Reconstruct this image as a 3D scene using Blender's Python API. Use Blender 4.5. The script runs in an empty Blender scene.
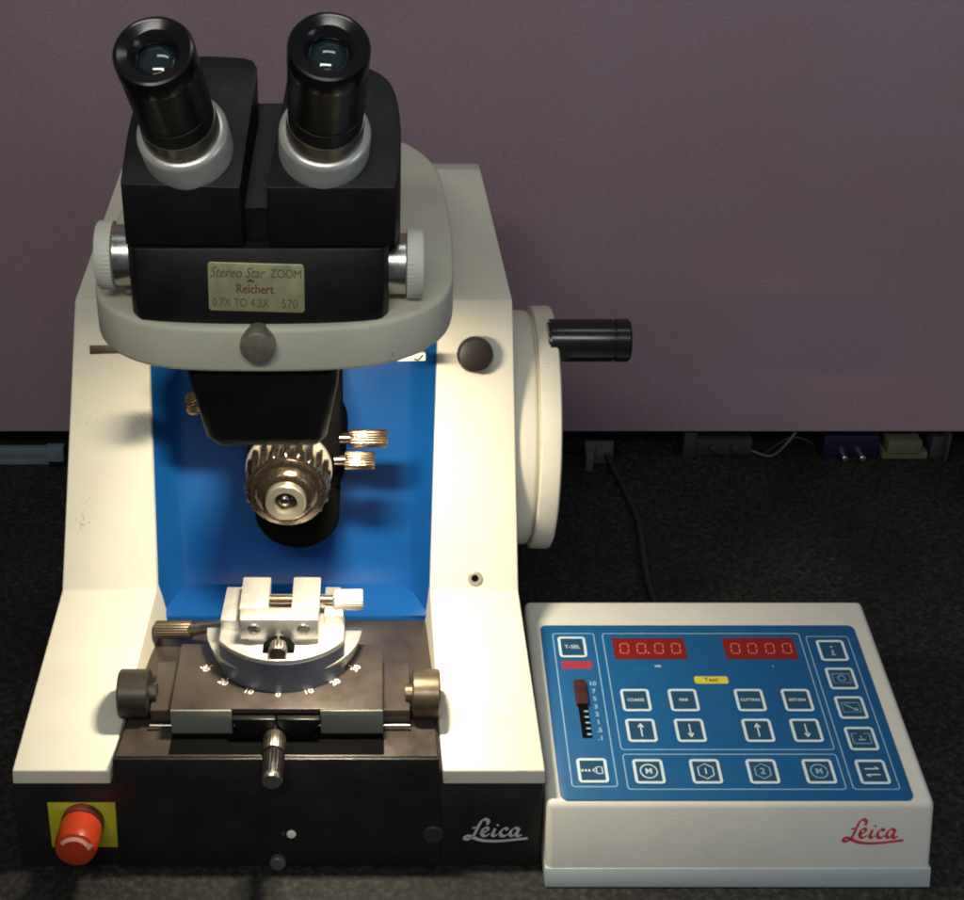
import bpy, bmesh, math, random
from mathutils import Vector, Matrix
random.seed(7)
S = 0.0075                       # script unit -> metres
R = math.radians
scn = bpy.context.scene

# ---------------------------------------------------------------- camera
cam_data = bpy.data.cameras.new("camera")
cam = bpy.data.objects.new("camera", cam_data)
scn.collection.objects.link(cam)
cam.location = (0, -85.1 * S, 85.9 * S)
cam.rotation_euler = (R(60), 0, 0)
cam_data.sensor_width = 36.0
cam_data.lens = 36.0 * 1500 / 964
cam_data.shift_x = 104 / 964
cam_data.shift_y = 0.0
cam_data.clip_start = 0.02
cam_data.clip_end = 60
scn.camera = cam

# ---------------------------------------------------------------- world, lamps, exposure
w = bpy.data.worlds.new("World"); scn.world = w; w.use_nodes = True
bgn = w.node_tree.nodes["Background"]
bgn.inputs[0].default_value = (0.62, 0.66, 0.72, 1)
bgn.inputs[1].default_value = 0.10

def area(name, loc, target, sx, sy, energy, col):
    l = bpy.data.lights.new(name, 'AREA'); l.shape = 'RECTANGLE'
    l.size = sx * S; l.size_y = sy * S; l.energy = energy; l.color = col
    o = bpy.data.objects.new(name, l); scn.collection.objects.link(o)
    o.location = Vector(loc) * S
    d = (Vector(target) - Vector(loc)).normalized()
    o.rotation_euler = d.to_track_quat('-Z', 'Y').to_euler()
    return o
area("ceiling_lamp", (-25, -175, 195), (0, 40, 15), 150, 30, 11.8, (1.0, 0.985, 0.92))
area("added_cool_fill", (150, -90, 95), (30, 61, 6), 60, 60, 1.9, (0.62, 0.74, 1.0))  # unseen cool fill, added to lift the lower wall and box front
area("ceiling_lamp", (10, -8, 215), (10, 10, 0), 90, 22, 1.6, (0.92, 0.98, 0.95))
# the instrument's own lamp under the microscope arm
area("instrument_lamp", (-3.2, 4.9, 41.7), (-3.2, 4.91, 10), 6, 1.8, 1.22, (1.0, 0.87, 0.65)).data.spread = R(156)

scn.view_settings.view_transform = 'Standard'
scn.view_settings.look = 'None'
scn.view_settings.exposure = 0
scn.view_settings.gamma = 1
scn.cycles.pixel_filter_type = "BLACKMAN_HARRIS"; scn.cycles.filter_width = 2.0
scn.render.engine = 'CYCLES'

# ---------------------------------------------------------------- materials
def mat(name, col, rough=0.5, metal=0.0, mottle=0.0, mscale=60, bump=0.0, bscale=900,
        emit=None, estr=0.0, coat=0.0, spec=0.5, rvar=0.0):
    m = bpy.data.materials.new(name); m.use_nodes = True
    nt = m.node_tree; b = nt.nodes["Principled BSDF"]
    b.inputs["Base Color"].default_value = (*col, 1)
    b.inputs["Roughness"].default_value = rough
    b.inputs["Metallic"].default_value = metal
    b.inputs["Specular IOR Level"].default_value = spec
    b.inputs["Coat Weight"].default_value = coat
    tc = nt.nodes.new("ShaderNodeTexCoord")
    if mottle or rvar:
        n = nt.nodes.new("ShaderNodeTexNoise"); n.inputs["Scale"].default_value = mscale
        n.inputs["Detail"].default_value = 6; n.inputs["Roughness"].default_value = .65
        nt.links.new(tc.outputs["Object"], n.inputs["Vector"])
        if mottle:
            r = nt.nodes.new("ShaderNodeValToRGB")
            r.color_ramp.elements[0].position = .3; r.color_ramp.elements[1].position = .72
            r.color_ramp.elements[0].color = (*[c * (1 - mottle) for c in col], 1)
            r.color_ramp.elements[1].color = (*[min(1, c * (1 + mottle * .6)) for c in col], 1)
            nt.links.new(n.outputs["Fac"], r.inputs[0]); nt.links.new(r.outputs[0], b.inputs["Base Color"])
        if rvar:
            mr = nt.nodes.new("ShaderNodeMapRange")
            mr.inputs["From Min"].default_value = .3; mr.inputs["From Max"].default_value = .7
            mr.inputs["To Min"].default_value = max(.02, rough - rvar); mr.inputs["To Max"].default_value = rough + rvar
            nt.links.new(n.outputs["Fac"], mr.inputs["Value"]); nt.links.new(mr.outputs[0], b.inputs["Roughness"])
    if bump:
        n2 = nt.nodes.new("ShaderNodeTexNoise"); n2.inputs["Scale"].default_value = bscale
        n2.inputs["Detail"].default_value = 3
        nt.links.new(tc.outputs["Object"], n2.inputs["Vector"])
        bp = nt.nodes.new("ShaderNodeBump"); bp.inputs["Strength"].default_value = bump
        bp.inputs["Distance"].default_value = 0.0006
        nt.links.new(n2.outputs["Fac"], bp.inputs["Height"]); nt.links.new(bp.outputs[0], b.inputs["Normal"])
    if emit:
        b.inputs["Emission Color"].default_value = (*emit, 1); b.inputs["Emission Strength"].default_value = estr
    return m

cream = mat("cream_enamel", (.66, .63, .52), .42, mottle=.07, mscale=18, bump=.10, bscale=1400, rvar=.08)
armgrey = mat("arm_enamel", (.65, .64, .50), .48, mottle=.08, mscale=22, bump=.12, bscale=1300, rvar=.08)
boxcream = mat("case_enamel", (.60, .595, .54), .5, mottle=.06, mscale=22, bump=.22, bscale=1100)
black = mat("black_enamel", (.010, .010, .010), .42, mottle=.3, mscale=40, bump=.35, bscale=900, rvar=.1)
headblk = mat("black_satin", (.0065, .006, .007), .48, spec=.34, mottle=.3, mscale=50, bump=.15, bscale=1500, rvar=.1)
stageblk = mat("anodised_plate", (.075, .058, .048), .36, metal=.35, mottle=.25, mscale=60, bump=.1, bscale=1200, rvar=.1)
gloss = mat("gloss_black", (.008, .008, .009), .22, rvar=.05, mscale=60)
rubber = mat("black_plastic", (.008, .007, .007), .38, spec=.35, rvar=.08, mscale=80)
steel = mat("brushed_steel", (.62, .60, .56), .28, metal=1, mottle=.12, mscale=120, rvar=.08)
dsteel = mat("dull_steel", (.34, .31, .26), .38, metal=1, mottle=.25, mscale=120, rvar=.1)
brass = mat("nickel_brass", (.46, .33, .22), .2, metal=1, mottle=.15, mscale=120, rvar=.08)
alu = mat("satin_aluminium", (.72, .70, .64), .42, metal=.75, mottle=.08, mscale=90, rvar=.08)
slate = mat("grey_machined_face", (.19, .20, .165), .5, metal=.15, mottle=.12, mscale=90)
bluegrey = mat("blued_metal", (.16, .18, .23), .4, metal=.5, mottle=.2, mscale=60)
blue = mat("blue_enamel", (.005, .078, .285), .34, mottle=.1, mscale=20, bump=.06, bscale=1400, rvar=.06)
kblue = mat("keypad_blue", (.005, .088, .235), .42, mottle=.12, mscale=60, bump=.05)
kdark = mat("key_blue", (.010, .060, .125), .4, mottle=.2, mscale=120)
kwhite = mat("key_white_print", (.50, .62, .68), .5)
kline = mat("fine_line_print", (.22, .38, .50), .5)
redwin = mat("display_red", (.16, .012, .010), .25, emit=(.5, .02, .01), estr=.02)
digit = mat("digit_lit", (.6, .10, .06), .4, emit=(1, .13, .07), estr=.07)
redprint = mat("red_print", (.45, .03, .05), .5)
pinkred = mat("red_label", (.30, .03, .05), .5, mottle=.2, mscale=200)
yellow = mat("yellow_label", (.55, .52, .04), .5, mottle=.12, mscale=120)
yellow2 = mat("yellow_plate", (.46, .42, .02), .5, mottle=.1, mscale=90)
redbtn = mat("red_button", (.42, .038, .010), .35, mottle=.15, mscale=60, rvar=.1)
pink = mat("arrow_print", (.70, .32, .26), .5)
ivory = mat("ivory_plastic", (.72, .73, .62), .45, mottle=.06, mscale=80)
silverprint = mat("silver_print", (.50, .50, .49), .45)
plate_m = mat("label_foil", (.46, .45, .24), .35, metal=.35, mottle=.25, mscale=90, rvar=.1)
ink = mat("dark_ink", (.10, .11, .05), .6)
inkred = mat("brown_ink", (.13, .035, .03), .6)
lens_m = mat("coated_lens", (.015, .03, .035), .04, coat=1.0)
white = mat("white_mark", (.75, .74, .70), .5)
dark = mat("hole_and_shadow_black", (.003, .003, .003), .9, spec=.06)
diffuser = mat("lamp_diffuser", (.8, .78, .7), .5, emit=(1, .85, .62), estr=3)
greyplastic = mat("grey_plastic", (.07, .073, .068), .5, mottle=.15, mscale=80)
paleblue = mat("pale_blue_plastic", (.13, .165, .195), .5, mottle=.2, mscale=60)
navy = mat("navy_plastic", (.005, .006, .024), .4)
cable_m = mat("cable_rubber", (.018, .018, .018), .45)

def specks(m, scale, lo, hi, col, dist=.0):
    nt = m.node_tree; b = nt.nodes["Principled BSDF"]
    src = b.inputs["Base Color"].links[0].from_socket
    tc = nt.nodes.new("ShaderNodeTexCoord"); n = nt.nodes.new("ShaderNodeTexNoise")
    n.inputs["Scale"].default_value = scale; n.inputs["Detail"].default_value = 2
    n2 = nt.nodes.new("ShaderNodeTexNoise"); n2.inputs["Scale"].default_value = scale * .12
    mu = nt.nodes.new("ShaderNodeMath"); mu.operation = 'MULTIPLY'
    mr = nt.nodes.new("ShaderNodeMapRange"); mr.inputs["From Min"].default_value = lo; mr.inputs["From Max"].default_value = hi
    mx = nt.nodes.new("ShaderNodeMix"); mx.data_type = 'RGBA'
    nt.links.new(tc.outputs["Object"], n.inputs["Vector"]); nt.links.new(tc.outputs["Object"], n2.inputs["Vector"])
    nt.links.new(n.outputs["Fac"], mu.inputs[0]); nt.links.new(n2.outputs["Fac"], mu.inputs[1])
    nt.links.new(mu.outputs[0], mr.inputs["Value"]); nt.links.new(mr.outputs[0], mx.inputs[0])
    nt.links.new(src, mx.inputs[6]); mx.inputs[7].default_value = (*col, 1)
    nt.links.new(mx.outputs[2], b.inputs["Base Color"])
specks(cream, 520, .435, .50, (.42, .37, .27))
specks(armgrey, 520, .435, .50, (.40, .38, .29))

# wall fabric
wallm = bpy.data.materials.new("wall_fabric"); wallm.use_nodes = True
nt = wallm.node_tree; b = nt.nodes["Principled BSDF"]; b.inputs["Roughness"].default_value = .85
b.inputs["Specular IOR Level"].default_value = .2
tc = nt.nodes.new("ShaderNodeTexCoord")
mp = nt.nodes.new("ShaderNodeMapping"); mp.inputs["Scale"].default_value = (1, 1, 3)
n = nt.nodes.new("ShaderNodeTexNoise"); n.inputs["Scale"].default_value = 260; n.inputs["Detail"].default_value = 4
n3 = nt.nodes.new("ShaderNodeTexNoise"); n3.inputs["Scale"].default_value = 7; n3.inputs["Detail"].default_value = 5
nt.links.new(tc.outputs["Object"], mp.inputs[0]); nt.links.new(mp.outputs[0], n.inputs["Vector"])
nt.links.new(tc.outputs["Object"], n3.inputs["Vector"])
r = nt.nodes.new("ShaderNodeValToRGB")
r.color_ramp.elements[0].position = .3; r.color_ramp.elements[1].position = .7
r.color_ramp.elements[0].color = (.285, .195, .215, 1); r.color_ramp.elements[1].color = (.37, .26, .315, 1)
nt.links.new(n.outputs["Fac"], r.inputs[0])
mx = nt.nodes.new("ShaderNodeMix"); mx.data_type = 'RGBA'; mx.inputs[0].default_value = .35
r2 = nt.nodes.new("ShaderNodeValToRGB")
r2.color_ramp.elements[0].position = .3; r2.color_ramp.elements[1].position = .7
r2.color_ramp.elements[0].color = (.28, .19, .205, 1); r2.color_ramp.elements[1].color = (.36, .27, .335, 1)
nt.links.new(n3.outputs["Fac"], r2.inputs[0])
nt.links.new(r.outputs[0], mx.inputs[6]); nt.links.new(r2.outputs[0], mx.inputs[7])
nt.links.new(mx.outputs[2], b.inputs["Base Color"])
bp = nt.nodes.new("ShaderNodeBump"); bp.inputs["Strength"].default_value = .3; bp.inputs["Distance"].default_value = .001
nt.links.new(n.outputs["Fac"], bp.inputs["Height"]); nt.links.new(bp.outputs[0], b.inputs["Normal"])

# speckled black table
tabm = bpy.data.materials.new("black_speckled_bench"); tabm.use_nodes = True
nt = tabm.node_tree; b = nt.nodes["Principled BSDF"]; b.inputs["Roughness"].default_value = .62
b.inputs["Specular IOR Level"].default_value = .3
tc = nt.nodes.new("ShaderNodeTexCoord")
n = nt.nodes.new("ShaderNodeTexNoise"); n.inputs["Scale"].default_value = 230; n.inputs["Detail"].default_value = 5; n.inputs["Roughness"].default_value = .7
n3 = nt.nodes.new("ShaderNodeTexNoise"); n3.inputs["Scale"].default_value = 9; n3.inputs["Detail"].default_value = 6
for q in (n, n3): nt.links.new(tc.outputs["Object"], q.inputs["Vector"])
r = nt.nodes.new("ShaderNodeValToRGB")
e = r.color_ramp.elements
e[0].position = .42; e[0].color = (.009, .009, .008, 1)
e[1].position = .82; e[1].color = (.09, .09, .08, 1)
x = e.new(.56); x.color = (.028, .028, .024, 1)
nt.links.new(n.outputs["Fac"], r.inputs[0])
r2 = nt.nodes.new("ShaderNodeValToRGB")
r2.color_ramp.elements[0].position = .35; r2.color_ramp.elements[0].color = (.45, .45, .45, 1)
r2.color_ramp.elements[1].position = .7; r2.color_ramp.elements[1].color = (1, 1, 1, 1)
nt.links.new(n3.outputs["Fac"], r2.inputs[0])
mx = nt.nodes.new("ShaderNodeMix"); mx.data_type = 'RGBA'; mx.blend_type = 'MULTIPLY'; mx.inputs[0].default_value = 1
nt.links.new(r.outputs[0], mx.inputs[6]); nt.links.new(r2.outputs[0], mx.inputs[7])
nt.links.new(mx.outputs[2], b.inputs["Base Color"])
bp = nt.nodes.new("ShaderNodeBump"); bp.inputs["Strength"].default_value = .5; bp.inputs["Distance"].default_value = .001
nt.links.new(n.outputs["Fac"], bp.inputs["Height"]); nt.links.new(bp.outputs[0], b.inputs["Normal"])

# ---------------------------------------------------------------- builders
WORLD = {}
def V(*a): return Vector(a)

class MB:
    def __init__(s): s.bm = bmesh.new(); s.mi = 0
    def face(s, vs):
        try:
            f = s.bm.faces.new(vs); f.material_index = s.mi; return f
        except ValueError: return None
    def poly(s, pts): return s.face([s.bm.verts.new(p) for p in pts])
    def loft(s, rings, cap=True, closed=True):
        vr = [[s.bm.verts.new(p) for p in r] for r in rings]
        n = len(vr[0])
        for a, b in zip(vr, vr[1:]):
            for i in range(n if closed else n - 1):
                j = (i + 1) % n
                s.face([a[i], a[j], b[j], b[i]])
        if cap:
            s.face(list(reversed(vr[0]))); s.face(vr[-1])
        return s
    def box(s, x0, x1, y0, y1, z0, z1):
        return s.loft([[(x0, y0, z), (x1, y0, z), (x1, y1, z), (x0, y1, z)] for z in (z0, z1)])
    def frame(s, axis):
        a = Vector(axis).normalized()
        u = a.cross(V(0, 0, 1)) if abs(a.z) < .9 else a.cross(V(1, 0, 0))
        u.normalize(); return a, u, a.cross(u)
    def lathe(s, origin, axis, prof, n=40, flute=0, depth=0.0, fl=None, caps=True):
        o = Vector(origin); a, u, v = s.frame(axis)
        rings = []
        for k, (t, r) in enumerate(prof):
            ring = []
            for i in range(n):
                ph = 2 * math.pi * i / n
                rr = r
                if flute and (fl is None or k in fl): rr = r - depth * (0.5 - 0.5 * math.cos(ph * flute))
                ring.append(o + a * t + (u * math.cos(ph) + v * math.sin(ph)) * rr)
            rings.append(ring)
        return s.loft(rings, caps)
    def cyl(s, p0, p1, r, n=32, ch=0.0, **k):
        p0 = Vector(p0); p1 = Vector(p1); L = (p1 - p0).length
        if ch: prof = [(0, r - ch), (ch, r), (L - ch, r), (L, r - ch)]
        else: prof = [(0, r), (L, r)]
        return s.lathe(p0, p1 - p0, prof, n, **k)
    def tube(s, pts, r, n=8):
        pts = [Vector(p) for p in pts]; rings = []
        for i, p in enumerate(pts):
            d = (pts[min(i + 1, len(pts) - 1)] - pts[max(i - 1, 0)])
            a, u, v = s.frame(d)
            rings.append([p + (u * math.cos(2 * math.pi * k / n) + v * math.sin(2 * math.pi * k / n)) * r for k in range(n)])
        return s.loft(rings)
    def prism(s, outline, f0, f1):
        return s.loft([[f0(*p) for p in outline], [f1(*p) for p in outline]])

def build(name, mb, mats, parent=None, bevel=0.0, seg=2, bang=30, sharp=38, label=None):
    bm = mb.bm if isinstance(mb, MB) else mb
    bmesh.ops.remove_doubles(bm, verts=bm.verts, dist=1e-5)
    bmesh.ops.recalc_face_normals(bm, faces=bm.faces)
    if bevel:
        es = [e for e in bm.edges if len(e.link_faces) == 2 and e.calc_face_angle(0) > R(bang)]
        bmesh.ops.bevel(bm, geom=es, offset=bevel, segments=seg, profile=.5, affect='EDGES', clamp_overlap=True)
    for f in bm.faces: f.smooth = True
    for e in bm.edges:
        if len(e.link_faces) != 2 or e.calc_face_angle(0) > R(sharp): e.smooth = False
    xs = [v.co for v in bm.verts]
    lo = Vector([min(p[i] for p in xs) for i in range(3)]); hi = Vector([max(p[i] for p in xs) for i in range(3)])
    c = (lo + hi) / 2
    if parent is None: c.z = lo.z
    for v in bm.verts: v.co = (v.co - c) * S
    me = bpy.data.meshes.new(name); bm.to_mesh(me); bm.free()
    for m in (mats if isinstance(mats, (list, tuple)) else [mats]): me.materials.append(m)
    o = bpy.data.objects.new(name, me); scn.collection.objects.link(o)
    base = WORLD.get(parent.name, V(0, 0, 0)) if parent else V(0, 0, 0)
    WORLD[o.name] = c.copy()
    o.location = (c - base) * S
    if parent: o.parent = parent
    if label: o["label"] = label
    return o

def thing(name, loc, label, cat):
    o = bpy.data.objects.new(name, None); scn.collection.objects.link(o)
    o.empty_display_size = .02
    o.location = Vector(loc) * S; WORLD[o.name] = Vector(loc)
    o["label"] = label; o["category"] = cat
    return o

def tag(o, label, cat, group=None):
    o["label"] = label; o["category"] = cat
    if group: o["group"] = group
    return o

def text_into(mb, s, size, M, align='CENTER', depth=.0, bold=0.0, shear=0.0, sx=1.0):
    """lettering as real geometry; M maps text plane (x, y) -> world"""
    cu = bpy.data.curves.new("txt", 'FONT'); cu.body = s; cu.size = size
    cu.align_x = align; cu.align_y = 'CENTER'; cu.extrude = 0; cu.offset = bold; cu.shear = shear
    cu.resolution_u = 3
    ob = bpy.data.objects.new("txt", cu); scn.collection.objects.link(ob)
    dg = bpy.context.evaluated_depsgraph_get()
    me = bpy.data.meshes.new_from_object(ob.evaluated_get(dg))
    vs = [mb.bm.verts.new(M @ Vector((v.co.x * sx, v.co.y, 0))) for v in me.vertices]
    for p in me.polygons: mb.face([vs[i] for i in p.vertices])
    bpy.data.objects.remove(ob); bpy.data.curves.remove(cu); bpy.data.meshes.remove(me)

def plane_M(o, ux, uy):
    ux = Vector(ux).normalized(); uy = Vector(uy).normalized(); n = ux.cross(uy)
    M = Matrix.Identity(4)
    for i in range(3):
        M[i][0] = ux[i]; M[i][1] = uy[i]; M[i][2] = n[i]; M[i][3] = o[i]
    return M

def crom(pts, n=8):
    P = [Vector(p) for p in pts]; P = [P[0] * 2 - P[1]] + P + [P[-1] * 2 - P[-2]]; out = []
    for i in range(1, len(P) - 2):
        for k in range(n):
            t = k / n; a, b, c, d = P[i - 1:i + 3]
            out.append(.5 * ((2 * b) + (c - a) * t + (2 * a - 5 * b + 4 * c - d) * t * t + (3 * b - a - 3 * c + d) * t ** 3))
    out.append(P[-2]); return out

def stroke(mb, M, pts, wd, ang=40, th=.0, smooth=True, z=0.0):
    """broad-nib pen stroke laid on a plane"""
    q = crom([(*p, 0) for p in pts]) if smooth and len(pts) > 2 else [V(*p, 0) for p in pts]
    nib = V(math.cos(R(ang)), math.sin(R(ang)), 0)
    L, Rr = [], []
    for i, p in enumerate(q):
        d = (q[min(i + 1, len(q) - 1)] - q[max(i - 1, 0)]); d.normalize()
        nrm = V(-d.y, d.x, 0)
        h = wd * (.32 + .68 * abs(nrm.dot(nib))) / 2 if th == 0 else th / 2
        L.append(M @ (p + nrm * h + V(0, 0, z))); Rr.append(M @ (p - nrm * h + V(0, 0, z)))
    vl = [mb.bm.verts.new(p) for p in L]; vr = [mb.bm.verts.new(p) for p in Rr]
    for i in range(len(vl) - 1): mb.face([vl[i], vr[i], vr[i + 1], vl[i + 1]])

def script_logo(mb, o, ux, uy, width):
    k = width / 6.2
    ux = Vector(ux).normalized(); uy = Vector(uy).normalized(); n = ux.cross(uy)
    M = Matrix.Identity(4)
    for i in range(3):
        M[i][0] = ux[i] * k; M[i][1] = uy[i] * k; M[i][2] = n[i]; M[i][3] = o[i]
    wd = .40
    S1 = [(2.15, 1.75), (2.28, 2.10), (2.05, 2.38), (1.68, 2.25), (1.38, 1.65), (1.12, .95), (.85, .35), (.45, .02), (.08, .08),
          (.12, .36), (.52, .38), (1.05, .12), (1.7, -.12), (2.6, -.22), (3.8, -.18), (5.0, -.02), (6.15, .12)]
    stroke(mb, M, S1, wd)
    stroke(mb, M, [(.75, 1.35), (1.15, 1.42)], wd * .7, z=.004)
    e = [(1.62, .82), (2.02, .92), (2.26, 1.18), (2.12, 1.40), (1.84, 1.26), (1.68, .86), (1.76, .50), (2.08, .42), (2.46, .68)]
    stroke(mb, M, e, wd * .95, z=.006)
    stroke(mb, M, [(2.98, 1.30), (2.80, .85), (2.74, .52), (2.94, .42), (3.22, .62)], wd, z=.008)
    stroke(mb, M, [(3.14, 1.62), (3.28, 1.78)], wd, th=.24, z=.008)
    stroke(mb, M, [(4.14, 1.12), (3.98, 1.34), (3.66, 1.18), (3.48, .78), (3.58, .46), (3.92, .42), (4.26, .66)], wd * .95, z=.010)
    stroke(mb, M, [(5.22, 1.22), (4.92, 1.36), (4.58, 1.12), (4.42, .72), (4.54, .44), (4.82, .52), (5.10, .92)], wd * .95, z=.012)
    stroke(mb, M, [(5.30, 1.32), (5.12, .86), (5.08, .52), (5.26, .40), (5.56, .58)], wd, z=.014)

def arcpts(cx, cy, r, a0, a1, n):
    return [(cx + r * math.cos(R(a0 + (a1 - a0) * i / n)), cy + r * math.sin(R(a0 + (a1 - a0) * i / n))) for i in range(n + 1)]

def rrect(x0, x1, y0, y1, r, n=5):
    return (arcpts(x1 - r, y0 + r, r, -90, 0, n) + arcpts(x1 - r, y1 - r, r, 0, 90, n)
            + arcpts(x0 + r, y1 - r, r, 90, 180, n) + arcpts(x0 + r, y0 + r, r, 180, 270, n))

# ================================================================ SETTING
t = MB().box(-170, 190, -75, 110, -3, 0)
o = build("table", t, tabm, bevel=.4); o["kind"] = "structure"
t = MB().box(-200, 220, 61.3, 64.3, 3.7, 150)
o = build("wall", t, wallm, bevel=.25); o["kind"] = "structure"
t = MB().box(-200, 220, 112, 115, -3, 150)
o = build("room_wall", t, mat("dark_wall_paint", (.05, .045, .045), .8, mottle=.1, mscale=5)); o["kind"] = "structure"

# ================================================================ MICROTOME
mt = thing("microtome", (-7.5, 20, 0), "cream and blue microtome with black stereo microscope head, left of the control box", "microtome")

# black base
b_ = MB()
sec = [(-.75, .0), (0, 7.8), (43, 7.8), (43, 0)]
b_.loft([[(-27.6, y, z) for y, z in sec], [(12.5, y, z) for y, z in sec]])
base = build("base", b_, black, mt, bevel=.3)
# centre bed
b_ = MB()
b_.loft([[(-20.0, -.95, .3), (4.86, -.95, .3), (4.4, 17.3, .3), (-18.5, 17.3, .3)],
         [(-19.75, -.22, 10.4), (4.62, -.22, 10.4), (4.25, 17.1, 10.4), (-18.25, 17.1, 10.4)]])
bed = build("stage_bed", b_, [black], mt, bevel=.14)
# brownish top sheet of the bed
b_ = MB()
b_.loft([[(-19.5, 0, z), (4.4, 0, z), (4.1, 16.8, z), (-18.1, 16.8, z)] for z in (10.38, 10.52)])
build("stage_plate", b_, stageblk, mt, bevel=.05)

# cream housing
def yc(z): return 16.4 + (z - 14.0) * (24.8 - 16.4) / 22.3
ST = {"A": (0, 7.85), "B": (0, 9.1), "C": (16.4, 13.9), "H": (yc(34.5), 34.5), "D": (24.8, 36.3), "E": (41.5, 41.3)}
XX = {"A": (-27.45, -20.1, 4.9, 12.55), "B": (-27.35, -20.0, 4.78, 12.5), "C": (-26.1, -18.3, 4.3, 11.6),
      "H": (-24.4, -18.5, 4.8, 10.85), "D": (-24.25, -18.5, 4.85, 10.75), "E": (-22.6, -18.3, 3.2, 9.0)}
h = MB(); bm = h.bm; vv = {}
def hv(k, i, dy=0.0, z=None):
    key = (k, i, dy, z)
    if key not in vv:
        y, zz = ST[k]; vv[key] = bm.verts.new((XX[k][i], y + dy, zz if z is None else z))
    return vv[key]
order = ["A", "B", "C", "H", "D", "E"]
for a, c in zip(order, order[1:]):
    for i, j in ((0, 1), (2, 3)):
        h.face([hv(a, i), hv(a, j), hv(c, j), hv(c, i)])
for a, c in (("H", "D"), ("D", "E")):
    h.face([hv(a, 1), hv(a, 2), hv(c, 2), hv(c, 1)])
bk = {}
for i in (0, 3):
    tp = bm.verts.new((XX["E"][i], 44, 41.0)); bt = bm.verts.new((XX["A"][i] * .97, 44, 7.85)); bk[i] = (tp, bt)
    h.face([hv(k, i) for k in order] + [tp, bt])
tpm = [bm.verts.new((XX["E"][i], 44, 41.0)) for i in (1, 2)]
h.face([hv("E", 0), hv("E", 1), tpm[0], bk[0][0]]); h.face([hv("E", 1), hv("E", 2), tpm[1], tpm[0]]); h.face([hv("E", 2), hv("E", 3), bk[3][0], tpm[1]])
h.face([bk[0][0], tpm[0], tpm[1], bk[3][0], bk[3][1], bk[0][1]])
for i in (1, 2):      # inner walls
    dep = {}
    for k in ("C", "H"): dep[k] = bm.verts.new((XX[k][i], ST[k][0] + 5, ST[k][1]))
    low = bm.verts.new((XX["C"][i] + (1.0 if i == 1 else -.6), 17.4, 7.85))
    h.face([hv("B", i), hv("A", i), low]); h.face([hv("B", i), hv("C", i), low])
    h.face([hv("C", i), dep["C"], low])
    h.face([hv("C", i), hv("H", i), dep["H"], dep["C"]])
    if i == 1: lH = dep["H"]
    else: h.face([hv("H", 1), hv("H", 2), dep["H"], lH])
housing = build("housing", h, cream, mt, bevel=.13, seg=3, bang=14, sharp=30)

# blue recess
rings = []
def rec(zl, yf, yw, lift=0):
    xl, xr = -18.33 - .2 * (zl - 14) / 20.5, 4.34 + .5 * (zl - 14) / 20.5
    return [(xl, yf, zl), (xl + .55, yf + (yw - yf) * .35, zl), (xl + 1.3, yf + (yw - yf) * .8, zl), (xl + 2.3, yw, zl),
            (-12, yw + .12, zl), (-7, yw + .15, zl), (-2, yw + .12, zl),
            (xr - 2.3, yw, zl), (xr - 1.3, yf + (yw - yf) * .8, zl), (xr - .55, yf + (yw - yf) * .35, zl), (xr, yf, zl)]
for z in [12.0, 13, 14.5, 17, 20, 24, 28, 32, 34.6]:
    yf = yc(z) + 1.0
    yw = 21.4 + (z - 11) * .27
    if z == 12.0: yw -= .25
    rings.append(rec(z, yf, yw))
fl = []   # floor
p = MB(); p.loft(rings, cap=False, closed=False)
f0 = rings[0]
floor_back = [(x * 1.0, y - .45 if 0 < i < 10 else y, 11.25) for i, (x, y, z) in enumerate(f0)]
floor_front = [(-18.2 + i * (22.45 / 10), 17.0, 10.85) for i in range(11)]
floor_lip = [(x, y - .05, 10.2) for x, y, z in floor_front]
p.loft([f0, floor_back, floor_front, floor_lip], cap=False, closed=False)
blueo = build("recess_panel", p, blue, mt, sharp=50)

# small fittings on the housing
def col_pt(x, z, off=0.0):   # a point on the column face
    return V(x, yc(z) - off * .936, z + off * .352)
nrm = V(0, -.936, .352)
c0 = col_pt(7.75, 32.3)
kn = MB().lathe(c0 - nrm * .2, nrm, [(0, .95), (.5, 1.0), (.55, 1.32), (.8, 1.44), (1.7, 1.44), (2.0, 1.28), (2.08, .95), (2.1, .2)], 48)
build("column_knob", kn, mat("brown_black_bakelite", (.014, .009, .006), .42, spec=.35, mottle=.2, mscale=90), mt)
c0 = col_pt(8.0, 14.9)
kn = MB().lathe(c0 - nrm * .1, nrm, [(0, .62), (.2, .62), (.28, .52), (.28, .34), (.12, .30)], 32)
sc = build("panel_screw", kn, mat("dull_nickel", (.38, .36, .30), .4, metal=.3), mt)
kn = MB().lathe(c0 + nrm * .03, nrm, [(0, .30), (.06, .30)], 6)
build("screw_socket", kn, dark, sc)
b_ = MB(); M = plane_M(col_pt(-21.85, 32.6, .03), (1, 0, .01), (0, .352, .936))
b_.prism([(-1.3, -.38), (1.3, -.32), (1.3, .34), (-1.3, .34)], lambda x, y: M @ V(x, y, -.1), lambda x, y: M @ V(x, y, .07))
build("slot_cover", b_, mat("bronze_slot", (.12, .09, .05), .45, metal=.6, mottle=.3, mscale=300), mt, bevel=.03)

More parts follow.
